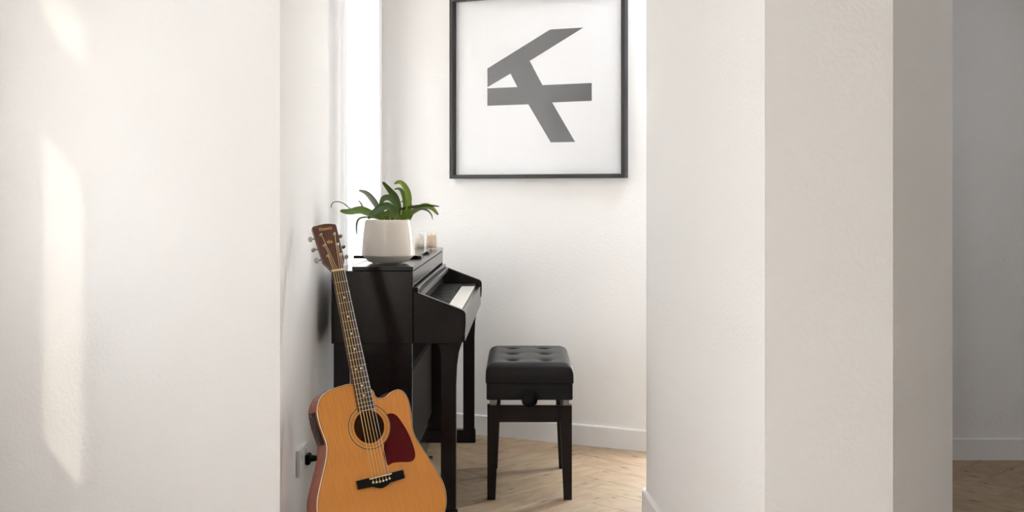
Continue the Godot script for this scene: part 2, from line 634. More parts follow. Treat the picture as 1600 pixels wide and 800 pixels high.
func make_ceiling() -> void:
	var c := begin()
	var xs := [-2.1]
	for q in ROOF:
		xs.append_array([q[0], q[1]])
	xs.append(2.6)
	for k in xs.size() - 1:
		var lo := Vector3(xs[k], TOP, -6.5)
		var hi := Vector3(xs[k + 1], TOP + 0.15, 3.2)
		if k % 2 == 0:
			add_box(c, lo, hi)
			continue
		var q: Array = ROOF[(k - 1) / 2]
		add_box(c, lo, Vector3(hi.x, hi.y, -q[3]))
		add_box(c, Vector3(lo.x, lo.y, -q[2]), hi)
		var w := structure("window_%d" % (6 + (k - 1) / 2), ROOF_LABEL[(k - 1) / 2], Transform3D(Basis(), Vector3(lo.x, TOP + 0.15, -q[2])))
		var sx: float = q[1] - q[0]
		var sz: float = q[3] - q[2]
		for b in [[-0.018, 0.02, -sz - 0.04, 0.04], [sx - 0.02, sx + 0.018, -sz - 0.04, 0.04], [0.02, sx - 0.02, -0.02, 0.04], [0.02, sx - 0.02, -sz - 0.04, -sz + 0.02]]:
			obj("window_frame", box(Vector3(b[0], 0.0, b[2]), Vector3(b[1], 0.05, b[3]), 0.003), M.trim, w)
		obj("pane", box(Vector3(0.02, 0.03, -sz + 0.02), Vector3(sx - 0.02, 0.036, -0.02)), M.glass, w)
	wall("ceiling", "white ceiling", c, M.ceiling)

func make_shell() -> void:
	make_floor()
	make_ceiling()
	# long left wall of the front room with a wide window
	var st := wall_with_opening(Vector3(-1.95, 0, -FACE), Vector3(-1.8, TOP, -1.7), Vector3(0, WIN[0], -WIN[3]), Vector3(0, WIN[1], -WIN[2]))
	st.append_from(wall_with_opening(Vector3(-1.95, 0, -1.7), Vector3(-1.8, TOP, 3.0), Vector3(0, 0.05, -1.6), Vector3(0, 2.6, 0.9)).commit(), 0, Transform3D())
	make_window("window_3", "white framed garden doors in the front room", -1.875, 0.05, 2.6, -1.6, 0.9, [-0.77, 0.07], [[2.05, 2.10]])
	wall("wall_left", "white plastered wall with a wide window", st)
	make_window("window_1", "white framed window in the front room", -1.875, WIN[0], WIN[1], -WIN[3], -WIN[2], [], [WIN[4]])
	wall("wall_front", "white plastered wall face beside the nook", box(Vector3(-1.95, 0, -FACE - 0.15), Vector3(-0.94, TOP, -FACE)))
	wall("wall_nook_left", "plastered side wall of the nook behind the guitar", wall_with_opening(Vector3(-0.94, 0, -6.12), Vector3(CORNER, TOP, -FACE), Vector3(0, 0.08, -5.78), Vector3(0, 2.56, -4.72)))
	make_window("window_2", "white framed window behind the sheer curtain in the nook", -0.85, 0.08, 2.56, -5.78, -4.72, [-5.29], [[1.98, 2.02]])
	wall("window_sill", "white sill under the tall nook window", box(Vector3(-0.82, 0.06, -5.78), Vector3(CORNER + 0.002, 0.082, -4.72), 0.003), M.trim)
	# slanting back wall
	var bx := Transform3D(Basis(wall_u, Vector3.UP, Vector3(-wall_u.z, 0, wall_u.x)), wall_at)
	st = begin()
	add_box(st, Vector3(-0.75, 0, -0.16), Vector3(SIDE[0], TOP, 0), 0.0, bx)
	add_box(st, Vector3(SIDE[1], 0, -0.16), Vector3(1.80, TOP, 0), 0.0, bx)
	add_box(st, Vector3(SIDE[0], 0, -0.16), Vector3(SIDE[1], 0.04, 0), 0.0, bx)
	add_box(st, Vector3(SIDE[0], 2.5, -0.16), Vector3(SIDE[1], TOP, 0), 0.0, bx)
	wall("wall_back", "white back wall of the nook", st)
	make_window("window_4", "white framed glass door in the back wall behind the pier", 0, 0.04, 2.5, 0.0, SIDE[1] - SIDE[0], [], [[1.98, 2.03]])
	get_node("window_4").transform = bx * Transform3D(Basis(Vector3(0, 0, -1), Vector3.UP, Vector3(1, 0, 0)), Vector3(SIDE[0], 0.04, -0.08))
	# the pier: left face into the nook, front face, and a face turned away to the passage
	var pier := [Vector2(0.592, 2.78)]
	pier.append_array(arc(Vector2(0.540, 4.33), 0.05, PI - 0.066, PI / 2, 10))
	pier.append_array([Vector2(1.28, 4.38), Vector2(1.28, 3.45), Vector2(0.892, 2.78)])
	wall("wall_pier", "thick plastered pier with a rounded back corner", plan_slab(PackedVector2Array(pier), 0, TOP, 0.0))
	wall("wall_nook_right", "white wall between nook and passage", box(Vector3(1.28, 0, -5.45), Vector3(1.40, TOP, -4.38)))
	wall("wall_passage", "white end wall of the passage", box(Vector3(1.40, 0, -5.40), Vector3(2.55, TOP, -5.25)))
	wall("wall_right", "white plastered right wall", box(Vector3(2.4, 0, -5.25), Vector3(2.55, TOP, 3.0)))
	# glazed doors behind the camera, built along z and turned across the room
	var turned := Basis(Vector3(0, 0, -1), Vector3.UP, Vector3(1, 0, 0))
	wall("wall_rear", "white plastered wall behind the camera", wall_with_opening(Vector3(-0.15, 0, -1.95), Vector3(0, TOP, 2.55), Vector3(0, 0.06, REAR[0]), Vector3(0, 2.5, REAR[1])))
	get_node("wall_rear").transform = Transform3D(turned, Vector3(0, 0, 3.0))
	make_window("window_5", "white framed glazed doors behind the camera", 0, 0.06, 2.5, REAR[0], REAR[1], [], [[2.0, 2.06]])
	get_node("window_5").transform = Transform3D(turned, Vector3(REAR[0], 0.06, 3.075))
	# baseboards
	skirting("baseboard_back", "white baseboard along the slanting back wall", PackedVector2Array([Vector2(wall_at.x, -wall_at.z) + Vector2(0.90009, -0.43571) * -0.55, Vector2(wall_at.x, -wall_at.z) + Vector2(0.90009, -0.43571) * 0.95]), -1)
	var pl := [Vector2(0.592, 2.78)]
	pl.append_array(arc(Vector2(0.540, 4.33), 0.05, PI - 0.066, PI / 2, 10))
	pl.append(Vector2(1.27, 4.38))
	skirting("baseboard_pier", "white baseboard round the foot of the pier", PackedVector2Array(pl), 1)
	skirting("baseboard_pier_front", "white baseboard on the front of the pier", PackedVector2Array([Vector2(0.592, 2.78), Vector2(0.892, 2.78), Vector2(1.28, 3.45), Vector2(1.28, 4.37)]), -1)
	skirting("baseboard_passage", "white baseboard at the end of the passage", PackedVector2Array([Vector2(1.40, 5.25), Vector2(2.4, 5.25)]), -1)
	skirting("baseboard_right", "white baseboard along the right wall", PackedVector2Array([Vector2(2.4, 5.23), Vector2(2.4, -2.98)]), -1)
	skirting("baseboard_front", "white baseboard under the white wall face", PackedVector2Array([Vector2(-1.8, FACE), Vector2(CORNER, FACE), Vector2(CORNER, 6.0)]), -1)
	# sheer curtains
	var c := thing("sheer_curtain", "white sheer curtain hanging behind the black piano", "curtain", Transform3D(Basis(), Vector3(CORNER + 0.037, 0.02, -5.0)))
	obj("cloth", hang(0, -0.86, 0.53, 0, 2.43, 12, 0.0155, 0.05, 4), M.sheer_dense, c)
	rod("curtain_rail", "white curtain rail above the nook window", CORNER + 0.037, 2.458, -5.9, -4.4)
	var c2 := thing("sheer_curtain", "white sheer curtain drawn across the wide front room window", "curtain", Transform3D(Basis(), Vector3(-1.76, 0.02, -1.0)))
	obj("cloth", hang(0, -1.80, 2.0, 0, 2.62, 25, 0.014, 0.0, 8), M.sheer, c2)
	rod("curtain_rail", "white curtain rail above the wide front room window", -1.763, 2.655, -3.0, 1.15)

# the window of the front room: sill, head, from, to (distances) and its solid transom band
# the glass door in the back wall, hidden by the pier: from, to along the wall
const SIDE := [0.95, 1.33]
# the glazed doors behind the camera: from x to x
const REAR := [-1.60, -1.25]
const WIN := [0.95, 2.6, 2.52, 2.92, [2.0, 2.27]]

# ------------------------------------------------------------------ piano
func make_piano() -> void:
	var L := 1.461
	var p := thing("upright_digital_piano", "black wooden digital piano against the curtain", "piano", Transform3D(Basis(Vector3.UP, -0.0139), Vector3(0, 0, -4.17)))
	var t := 0.03
	var side := v2([-0.636, 0.649, -0.3495, 0.649, -0.3495, 0.905, -0.636, 0.905])
	var arm := [Vector2(-0.3485, 0.649), Vector2(-0.178, 0.649), Vector2(-0.165, 0.69), Vector2(-0.163, 0.72)]
	arm.append_array([Vector2(-0.163, 0.752), Vector2(-0.1665, 0.762), Vector2(-0.176, 0.769), Vector2(-0.3485, 0.835)])
	var low := v2([-0.628, 0.062, -0.352, 0.062, -0.352, 0.6485, -0.628, 0.6485])
	for e in 2:
		var z0 := -t if e == 0 else -L
		var z1 := 0.0 if e == 0 else -L + t
		obj("cabinet_side", slab(side, z0, z1, 0.0015), M.piano_side, p)
		obj("key_arm", slab(PackedVector2Array(arm), z0, z1, 0.003), M.piano_side, p)
		obj("lower_side", slab(low, z0 + 0.001, z1 - 0.001, 0.0015), M.piano_side, p)
		var leg := v2([-0.25, 0.062, -0.197, 0.062, -0.197, 0.50, -0.194, 0.57, -0.187, 0.62, -0.178, 0.648, -0.262, 0.648, -0.254, 0.63, -0.25, 0.61])
		obj("front_leg", slab(leg, z0 - 0.008 if e == 0 else z0, z1 if e == 0 else z1 + 0.008, 0.0015), M.piano_side, p)
		obj("foot", box(Vector3(-0.634, 0, z0 - 0.008), Vector3(-0.192, 0.061, z1 + (0.0 if e == 0 else 0.008)), 0.003), M.piano_side, p)
	# top with the ledge behind it
	obj("top_board", box(Vector3(-0.562, 0.9055, -L - 0.004), Vector3(-0.3475, 0.920, 0.004), 0.0015), M.piano, p)
	obj("rear_ledge", box(Vector3(-0.636, 0.885, -L + t), Vector3(-0.555, 0.904, -t), 0.0015), M.piano, p)
	obj("back_board", box(Vector3(-0.632, 0.649, -L + t), Vector3(-0.618, 0.884, -t)), M.piano, p)
	# upper front panel with a shadow gap all round, then the rolled-back key cover
	obj("panel_backing", box(Vector3(-0.372, 0.80, -L + t), Vector3(-0.360, 0.9045, -t)), M.felt, p)
	obj("front_panel", box(Vector3(-0.362, 0.8505, -L + 0.036), Vector3(-0.3495, 0.9005, -0.036), 0.001), M.piano, p)
	obj("cover_ledge", box(Vector3(-0.362, 0.829, -L + t), Vector3(-0.333, 0.8445, -t), 0.002), M.piano, p)
	obj("cover_lip", box(Vector3(-0.362, 0.806, -L + t), Vector3(-0.320, 0.8275, -t), 0.004), M.satin_black, p)
	obj("key_recess", box(Vector3(-0.372, 0.735, -L + t), Vector3(-0.352, 0.80, -t)), M.felt, p)
	obj("key_bed", box(Vector3(-0.617, 0.652, -L + t), Vector3(-0.182, 0.722, -t), 0.001), M.piano, p)
	obj("key_slip", box(Vector3(-0.190, 0.651, -L + t), Vector3(-0.167, 0.742, -t), 0.003), M.piano, p)
	# 52 white and 36 black keys between two end blocks
	var k0 := -0.118
	var kw := 1.225 / 52.0
	for e in 2:
		var z0 := k0 if e == 0 else -L + t
		var z1 := -t if e == 0 else k0 - 1.225
		obj("end_block", box(Vector3(-0.351, 0.7225, z0 + 0.001), Vector3(-0.191, 0.750, z1 - 0.001), 0.002), M.satin_black, p)
	var ws := box(Vector3(-0.350, 0.7225, -kw + 0.0006), Vector3(-0.192, 0.746, -0.0006), 0.0012)
	ws.generate_normals()
	var wm := ws.commit()
	var bs := begin()
	add_taper(bs, 0.7461, Rect2(-0.350, -0.0058, 0.100, 0.0116), 0.758, Rect2(-0.350, -0.0046, 0.094, 0.0092))
	bs.generate_normals()
	var bm := bs.commit()
	for k in 52:
		# the bass end is the far one
		var zk := k0 - k * kw
		put("white_key", wm, M.white_key, p).position = Vector3(0, 0, zk)
		if k < 51 and [0, 1, 3, 4, 5].has((k + 1) % 7):
			put("black_key", bm, M.black_key, p).position = Vector3(0, 0, zk - kw)
	# lower board and pedal rail
	obj("knee_board", box(Vector3(-0.417, 0.135, -L + t), Vector3(-0.400, 0.475, -t), 0.001), M.piano_board, p)
	obj("pedal_rail", box(Vector3(-0.470, 0.02, -L + t), Vector3(-0.398, 0.134, -t), 0.002), M.piano, p)
	for k in 3:
		var zp := -0.80 + (k - 1) * 0.08
		obj("pedal", box(Vector3(-0.397, 0.045, zp - 0.013), Vector3(-0.345, 0.057, zp + 0.013), 0.004), M.nickel, p)
	# the folded music rest on top
	var r := thing("music_rest", "flat black music rest folded down on the piano top", "music rest", Transform3D(Basis(Vector3.UP, -0.0139), Vector3(0.008, 0.920, -4.68)))
	obj("panel", box(Vector3(-0.634, 0.0005, -0.66), Vector3(-0.378, 0.0115, 0), 0.0015), M.piano, r)
	for zz in [0.0, -0.34]:
		obj("hinge", box(Vector3(-0.3775, 0.0002, zz - 0.075), Vector3(-0.366, 0.010, zz - 0.004), 0.002), M.satin_black, r)

# ------------------------------------------------------------------ stool
func make_stool() -> void:
	var s := thing("piano_stool", "black tufted leather piano stool with height knob", "stool", Transform3D(Basis(Vector3.UP, -0.004), Vector3(0.0675, 0, -4.56)))
	var hw := 0.1625
	var ln := 0.545
	for ex in [-1.0, 1.0]:
		for ez in 2:
			var x0: float = ex * hw
			var zo := 0.0 if ez == 0 else -ln
			var dz := -1.0 if ez == 0 else 1.0
			var r := func(w: float) -> Rect2:
				return Rect2(min(x0, x0 - ex * w), min(zo, zo + dz * w), w, w)
			var st := begin()
			add_taper(st, 0.0, r.call(0.031), 0.297, r.call(0.044))
			add_taper(st, 0.297, r.call(0.044), 0.362, r.call(0.044))
			obj("leg", st, M.stool_wood, s)
			var bc := Vector3(x0 - ex * 0.022, 0.373, zo + dz * 0.022)
			obj("lift_bracket", box(bc - Vector3(0.012, 0.0115, 0.016), bc + Vector3(0.012, 0.0115, 0.016), 0.002), M.steel, s)
	for ez in [-0.008, -ln + 0.030]:
		obj("rail", box(Vector3(-hw + 0.044, 0.297, ez - 0.022), Vector3(hw - 0.044, 0.360, ez), 0.0015), M.stool_wood, s)
	for ex in [-1.0, 1.0]:
		var xa: float = ex * (hw - 0.008)
		var xb: float = ex * (hw - 0.030)
		obj("rail", box(Vector3(min(xa, xb), 0.297, -ln + 0.044), Vector3(max(xa, xb), 0.360, -0.044), 0.0015), M.stool_wood, s)
	obj("seat_box", box(Vector3(-0.1655, 0.3845, -ln - 0.006), Vector3(0.1655, 0.4495, 0.006), 0.004), M.leather, s)
	# cushion: pressed edges, a soft crown and six buttons
	var prof := func(half: float, n: int) -> Array:
		var a := [Vector2(-half, 0.076), Vector2(-half - 0.0015, 0.05), Vector2(-half - 0.001, 0.03), Vector2(-half + 0.003, 0.018), Vector2(-half + 0.010, 0.009), Vector2(-half + 0.022, 0.003)]
		var o := a.duplicate()
		for k in n + 1:
			o.append(Vector2(lerpf(-half + 0.034, half - 0.034, float(k) / n), 0.0))
		a.reverse()
		for q in a:
			o.append(Vector2(-q.x, q.y))
		return o
	var px: Array = prof.call(0.167, 36)
	var pz: Array = prof.call(0.2805, 56)
	var knots := []
	for bx in [-0.065, 0.065]:
		for bz in [-0.17, 0.0, 0.17]:
			knots.append(Vector2(bx, bz))
	var grid := []
	for a in px:
		var line := []
		for b in pz:
			var drop: float = min(0.076, sqrt(a.y * a.y + b.y * b.y))
			var y: float = 0.525 - drop
			if drop < 0.02:
				y += 0.004 * (1.0 - pow(a.x / 0.167, 2.0)) * (1.0 - pow(b.x / 0.28, 2.0))
				for q in knots:
					var d := Vector2(a.x, b.x).distance_to(q)
					y -= 0.0165 * exp(-pow(d / 0.017, 2.0)) + 0.006 * exp(-pow(d / 0.04, 2.0))
			line.append(Vector3(a.x, y, b.x - ln / 2))
		grid.append(line)
	var cs := begin(true)
	for i in grid.size() - 1:
		for j in grid[0].size() - 1:
			quad(cs, grid[i][j], grid[i][j + 1], grid[i + 1][j + 1], grid[i + 1][j])
	cs.set_smooth_group(-1)
	quad(cs, Vector3(-0.167, 0.449, -ln / 2 - 0.2805), Vector3(0.167, 0.449, -ln / 2 - 0.2805), Vector3(0.167, 0.449, -ln / 2 + 0.2805), Vector3(-0.167, 0.449, -ln / 2 + 0.2805))
	var cu := obj("cushion", cs, M.leather, s)
	for q in knots:
		obj("button", lathe([Vector2(0.0001, 0.004), Vector2(0.005, 0.0034), Vector2(0.009, 0.0005), Vector2(0.009, -0.003)].map(func(v): return v) as Array, 14, Transform3D(Basis(), Vector3(q.x, 0.5065, q.y - ln / 2))), M.leather, cu)
	# knobs at both ends
	for e in [1.0, -1.0]:
		var kx := Transform3D(Basis(Vector3(1, 0, 0), PI / 2 * e), Vector3(-0.0005, 0.3915, 0.006 if e > 0 else -ln - 0.006))
		obj("height_knob", lathe([Vector2(0.012, -0.001), Vector2(0.012, 0.012), Vector2(0.026, 0.014), Vector2(0.0305, 0.018), Vector2(0.0315, 0.030), Vector2(0.029, 0.036), Vector2(0.0001, 0.038)], 12, kx, -1), M.black_plastic, s)

# ------------------------------------------------------------------ guitar
func guitar_xf() -> Transform3D:
	return Transform3D(Basis(Vector3(0.8648, 0.1066, -0.4907), Vector3(-0.2236, 0.9567, -0.1863), Vector3(0.4496, 0.2708, 0.8512)).orthonormalized(), Vector3(-0.4395, 0.4593, -3.660))

func body_outline() -> PackedVector2Array:
	var pts := [[0.030, 0.112], [0.040, 0.087], [0.0555, 0.0785], [0.0744, 0.0802], [0.0938, 0.0905], [0.1177, 0.0943], [0.1355, 0.0829], [0.1448, 0.0597], [0.1467, 0.03], [0.1432, -0.0065], [0.1405, -0.0378], [0.1440, -0.0620], [0.1561, -0.0941], [0.1745, -0.1378], [0.1925, -0.1815], [0.2035, -0.2174], [0.2055, -0.2508], [0.1965, -0.2900], [0.172, -0.325], [0.130, -0.348], [0.070, -0.3595], [0.0, -0.362],
		[-0.070, -0.3595], [-0.130, -0.348], [-0.174, -0.325], [-0.200, -0.290], [-0.2115, -0.2500], [-0.2125, -0.2104], [-0.2063, -0.1800], [-0.1966, -0.1547], [-0.180, -0.1185], [-0.162, -0.0815], [-0.1495, -0.0495], [-0.1450, -0.0222], [-0.1492, 0.0064], [-0.1545, 0.0433], [-0.1540, 0.0791], [-0.1452, 0.103], [-0.1350, 0.1168], [-0.1215, 0.1265], [-0.094, 0.1362], [-0.0663, 0.1392], [-0.030, 0.139]]
	var o := []
	for q in pts:
		o.append(Vector2(q[0], q[1]))
	o.reverse()
	return smooth_curve(o, 4)

func make_guitar() -> void:
	var g := thing("acoustic_guitar", "amber cutaway acoustic guitar with a tortoise pickguard leaning by the wall", "guitar", guitar_xf())
	var line := body_outline()
	if Geometry2D.is_polygon_clockwise(line):
		line.reverse()
	var n := line.size()
	# soundboard with a real hole in it
	var hole := PackedVector2Array()
	for k in 48:
		hole.append(Vector2.from_angle(TAU * k / 48) * 0.0502)
	var st := begin()
	var inner := inset(line, 0.0030)
	for e in [-1.0, 1.0]:
		# each half of the top, with half of the hole cut out of its straight edge
		var board := v2([0, -1, e, -1, e, 1, 0, 1])
		for piece in Geometry2D.intersect_polygons(inner, board):
			for part in Geometry2D.clip_polygons(piece, hole):
				var ix := Geometry2D.triangulate_polygon(part)
				if ix.is_empty():
					print("soundboard did not triangulate")
				for k in range(0, ix.size(), 3):
					var a: Vector2 = part[ix[k]]
					var b: Vector2 = part[ix[k + 1]]
					var c: Vector2 = part[ix[k + 2]]
					if (b - a).cross(c - a) < 0:
						var q := b
						b = c
						c = q
					tri(st, Vector3(a.x, a.y, 0), Vector3(b.x, b.y, 0), Vector3(c.x, c.y, 0))
					tri(st, Vector3(a.x, a.y, -0.004), Vector3(c.x, c.y, -0.004), Vector3(b.x, b.y, -0.004))
	for k in 48:
		var a := hole[k]
		var b := hole[(k + 1) % 48]
		quad(st, Vector3(b.x, b.y, -0.004), Vector3(a.x, a.y, -0.004), Vector3(a.x, a.y, 0), Vector3(b.x, b.y, 0))
	obj("soundboard", st, M.cedar, g)
	# binding strip round the top edge, and round the back
	var lip := inset(line, 0.0012)
	st = begin()
	for k in n:
		var j := (k + 1) % n
		quad(st, Vector3(lip[k].x, lip[k].y, 0.0001), Vector3(lip[j].x, lip[j].y, 0.0001), Vector3(inner[j].x, inner[j].y, 0.0002), Vector3(inner[k].x, inner[k].y, 0.0002))
	obj("purfling", st, M.ring_dark, g, "thin dark purfling line")
	var depth := func(v: float) -> float: return lerpf(0.086, 0.108, clampf((0.12 - v) / 0.40, 0.0, 1.0))
	for e in 2:
		st = begin()
		st.set_smooth_group(2)
		for k in n:
			var j := (k + 1) % n
			for face in 3:
				var pt := func(i: int, c: int) -> Vector3:
					var zf: float = 0.0 if e == 0 else -depth.call(line[i].y)
					var s := 1.0 if e == 0 else -1.0
					if c == 0: return Vector3(lip[i].x, lip[i].y, zf + 0.0002 * s)
					if c == 1: return Vector3(line[i].x, line[i].y, zf - 0.0006 * s)
					if c == 2: return Vector3(line[i].x, line[i].y, zf - 0.006 * s)
					return Vector3(inner[i].x, inner[i].y, zf - 0.0055 * s)
				st.set_smooth_group(2 + face)
				if e == 0:
					quad(st, pt.call(k, face + 1), pt.call(j, face + 1), pt.call(j, face), pt.call(k, face))
				else:
					quad(st, pt.call(k, face), pt.call(j, face), pt.call(j, face + 1), pt.call(k, face + 1))
		obj("binding", st, M.ivory if e == 0 else M.mahogany, g, "cream edge binding" if e == 0 else "")
	# sides and back
	st = begin()
	var sides := inset(line, 0.0006)
	st.set_smooth_group(4)
	for k in n:
		var j := (k + 1) % n
		quad(st, Vector3(sides[k].x, sides[k].y, -depth.call(line[k].y) + 0.005), Vector3(sides[j].x, sides[j].y, -depth.call(line[j].y) + 0.005), Vector3(sides[j].x, sides[j].y, -0.005), Vector3(sides[k].x, sides[k].y, -0.005))
	obj("sides", st, M.mahogany, g, "reddish mahogany sides")
	st = begin()
	var bi := Geometry2D.triangulate_polygon(sides)
	for k in range(0, bi.size(), 3):
		var q := []
		for c in 3:
			var w := sides[bi[k + c]]
			q.append(Vector3(w.x, w.y, -depth.call(w.y) + 0.001))
		tri_out(st, q[0], q[1], q[2], Vector3(q[0].x, q[0].y, 0))
	obj("back", st, M.inside_wood, g)
	# rosette
	obj("rosette_ring", ring_slab(0.0570, 0.0588, -0.001, 0.0004), M.ring_grey, g)
	obj("rosette_ring", ring_slab(0.0650, 0.0662, -0.001, 0.0004), M.ring_light, g)
	obj("rosette_ring", ring_slab(0.0662, 0.0690, -0.001, 0.0004), M.ring_dark, g)
	# pickguard
	var pg := [[0.0640, 0.0262], [0.0792, 0.0258], [0.0944, 0.0165], [0.1086, -0.0102], [0.121, -0.0445], [0.1285, -0.0833], [0.1298, -0.1122], [0.122, -0.1275], [0.1067, -0.1318], [0.0792, -0.1263], [0.0518, -0.1229], [0.0335, -0.1260], [0.0277, -0.103], [0.0280, -0.085], [0.0365, -0.0592]]
	var pp := PackedVector2Array()
	for q in pg:
		pp.append(Vector2(q[0], q[1]))
	pp = smooth_curve(Array(pp), 4, false)
	for k in 9:
		pp.append(Vector2.from_angle(lerpf(-1.05, 0.36, k / 8.0)) * 0.0695)
	obj("pickguard", slab(pp, 0.0002, 0.0016, 0.0004), M.tortoise, g, "dark red tortoise pickguard")
	# bridge, saddle and pins
	var br := v2([-0.078, -0.150, 0.078, -0.150, 0.078, -0.176, 0.030, -0.178, 0.012, -0.186, 0.0, -0.189, -0.012, -0.186, -0.030, -0.178, -0.078, -0.176])
	var bo := obj("bridge", slab(br, 0.0, 0.0085, 0.002), M.ebony, g)
	obj("saddle", box(Vector3(-0.037, -0.1552, 0.008), Vector3(0.037, -0.1512, 0.0115), 0.0008), M.ivory, bo)
	for k in 6:
		var x := lerpf(-0.027, 0.027, k / 5.0)
		var y := -0.1660 - 0.0022 * (1.0 - pow((k - 2.5) / 2.5, 2.0))
		obj("bridge_pin", lathe([Vector2(0.0030, -0.002), Vector2(0.0036, 0.001), Vector2(0.0030, 0.0034), Vector2(0.0001, 0.0046)], 10, Transform3D(Basis(Vector3(1, 0, 0), PI / 2), Vector3(x, y, 0.0085))), M.ivory, bo)
	# neck: half-round behind the fingerboard, with a heel at the body
	var nut_v := 0.495
	var half := func(v: float) -> float: return lerpf(0.0215, 0.0275, clampf((nut_v - v) / 0.42, 0.0, 1.0))
	st = begin()
	var rings := []
	for q in [[0.494, 0.0, 0.017], [0.46, 0.0, 0.0175], [0.30, 0.0, 0.020], [0.215, 0.0, 0.022], [0.185, 0.0, 0.032], [0.160, 0.0, 0.055], [0.138, 0.0, 0.078]]:
		var ring := []
		var hv: float = half.call(q[0])
		for k in 13:
			var a := PI * k / 12.0
			ring.append(Vector3(hv * cos(a) * (1.0 if q[2] < 0.03 else lerpf(1.0, 0.85, sin(a))), q[0], -q[2] * sin(a)))
		rings.append(ring)
	add_rings(st, rings)
	obj("neck", st, M.neck, g)
	var fb := v2([-0.0215, nut_v, 0.0215, nut_v, 0.0280, 0.052, 0.012, 0.0465, -0.012, 0.0465, -0.0280, 0.052])
	var fo := obj("fingerboard", slab(fb, 0.0004, 0.0066, 0.0008), M.rosewood, g, "dark rosewood fingerboard")
	var wires := []
	for k in range(1, 21):
		var v := nut_v - 0.648 * (1.0 - pow(2.0, -k / 12.0))
		wires.append(v)
		var hv: float = half.call(v) - 0.0006
		obj("fret", box(Vector3(-hv, v - 0.0011, 0.006), Vector3(hv, v + 0.0011, 0.0077), 0.0004), M.nickel, fo)
	wires.push_front(nut_v)
	for k in [3, 5, 7, 9, 12, 15, 17]:
		var v: float = (wires[k] + wires[k - 1]) * 0.5
		for x in ([-0.009, 0.009] if k == 12 else [0.0]):
			obj("inlay_dot", lathe([Vector2(0.0032, -0.001), Vector2(0.0032, 0.0002), Vector2(0.0001, 0.0003)], 14, Transform3D(Basis(Vector3(1, 0, 0), PI / 2), Vector3(x, v, 0.0066))), M.pearl, fo)
	obj("nut", box(Vector3(-0.0217, nut_v, 0.0), Vector3(0.0217, nut_v + 0.0055, 0.0092), 0.001), M.ivory, g)
	# headstock, tilted back
	var hx := Transform3D(Basis(Vector3(1, 0, 0), -deg_to_rad(13.0)), Vector3(0, nut_v + 0.004, 0.004))
	var hs := v2([-0.0205, 0.0, -0.0232, 0.006, -0.0395, 0.033, -0.0438, 0.1535, -0.0405, 0.1600, -0.0134, 0.1637, 0.0, 0.1645, 0.0134, 0.1637, 0.0345, 0.1590, 0.0375, 0.1535, 0.0345, 0.10, 0.0315, 0.033, 0.0235, 0.012, 0.0205, 0.0])
	var ho := obj("headstock", slab(hs, -0.015, 0.0, 0.0012, hx), M.head_veneer, g, "dark walnut headstock")
	var txt := TextMesh.new()
	var fnt := SystemFont.new()
	fnt.font_names = PackedStringArray(["Droid Serif"])
	fnt.font_italic = true
	fnt.font_weight = 600
	txt.font = fnt
	txt.text = "Ibanez"
	txt.font_size = 16
	txt.pixel_size = 0.00080
	txt.depth = 0.0004
	var to := put("lettering", txt, M.gold_print, ho, "gold script lettering")
	to.transform = hx * Transform3D(Basis(Vector3(0, 0, 1), 0.02), Vector3(-0.0025, 0.1465, 0.0003))
	var em := begin()
	for a in [[-0.006, 0.0, 0.55], [0.0, 0.0025, 0.0], [0.0065, -0.0005, -0.6]]:
		add_slab(em, v2([-0.0016, -0.003, 0.0016, -0.003, 0.0024, 0.001, 0.0, 0.0055, -0.0024, 0.001]), 0.0, 0.0004, 0.0, hx * Transform3D(Basis(Vector3(0, 0, 1), a[2]), Vector3(a[0] - 0.001, 0.099 + a[1], 0.0001)))
	add_slab(em, v2([-0.010, -0.0010, 0.010, -0.0010, 0.006, 0.0010, -0.006, 0.0010]), 0.0, 0.0004, 0.0, hx * Transform3D(Basis(), Vector3(-0.001, 0.0955, 0.0001)))
	obj("emblem", em, M.gold_print, ho, "small gold leaf emblem")
	# tuning machines
	var posts := [[-0.0231, 0.1267], [-0.0222, 0.089], [-0.0213, 0.0515], [0.0217, 0.1243], [0.0215, 0.0860], [0.0220, 0.0493]]
	var ends := []
	for k in 6:
		var q := Vector2(posts[k][0], posts[k][1])
		var s := -1.0 if k < 3 else 1.0
		var tp := obj("tuner_post", lathe([Vector2(0.0055, -0.001), Vector2(0.0055, 0.0012), Vector2(0.0030, 0.0018), Vector2(0.0030, 0.0085), Vector2(0.0001, 0.009)], 14, hx * Transform3D(Basis(Vector3(1, 0, 0), PI / 2), Vector3(q.x, q.y, 0))), M.nickel, ho)
		ends.append(hx * Vector3(q.x, q.y, 0.005))
		var edge := 0.0420 if s < 0 else 0.0340
		obj("tuner_shaft", tube([hx * Vector3(s * 0.02, q.y - 0.003, -0.017), hx * Vector3(s * (edge + 0.007), q.y - 0.003, -0.017)], 0.0022), M.nickel, tp)
		# oval key, each turned its own way on its shaft
		var turn: float = [0.25, 1.2, 0.15, 1.25, 1.35, 1.2][k]
		var kt := hx * Transform3D(Basis(Vector3(1, 0, 0), turn), Vector3(s * (edge + 0.0125), q.y - 0.003, -0.017))
		var oval := PackedVector2Array()
		for i in 18:
			var a := TAU * i / 18
			oval.append(Vector2(cos(a) * 0.0075, sin(a) * 0.0088))
		obj("tuner_key", slab(oval, -0.0028, 0.0028, 0.0014, kt), M.nickel, tp)
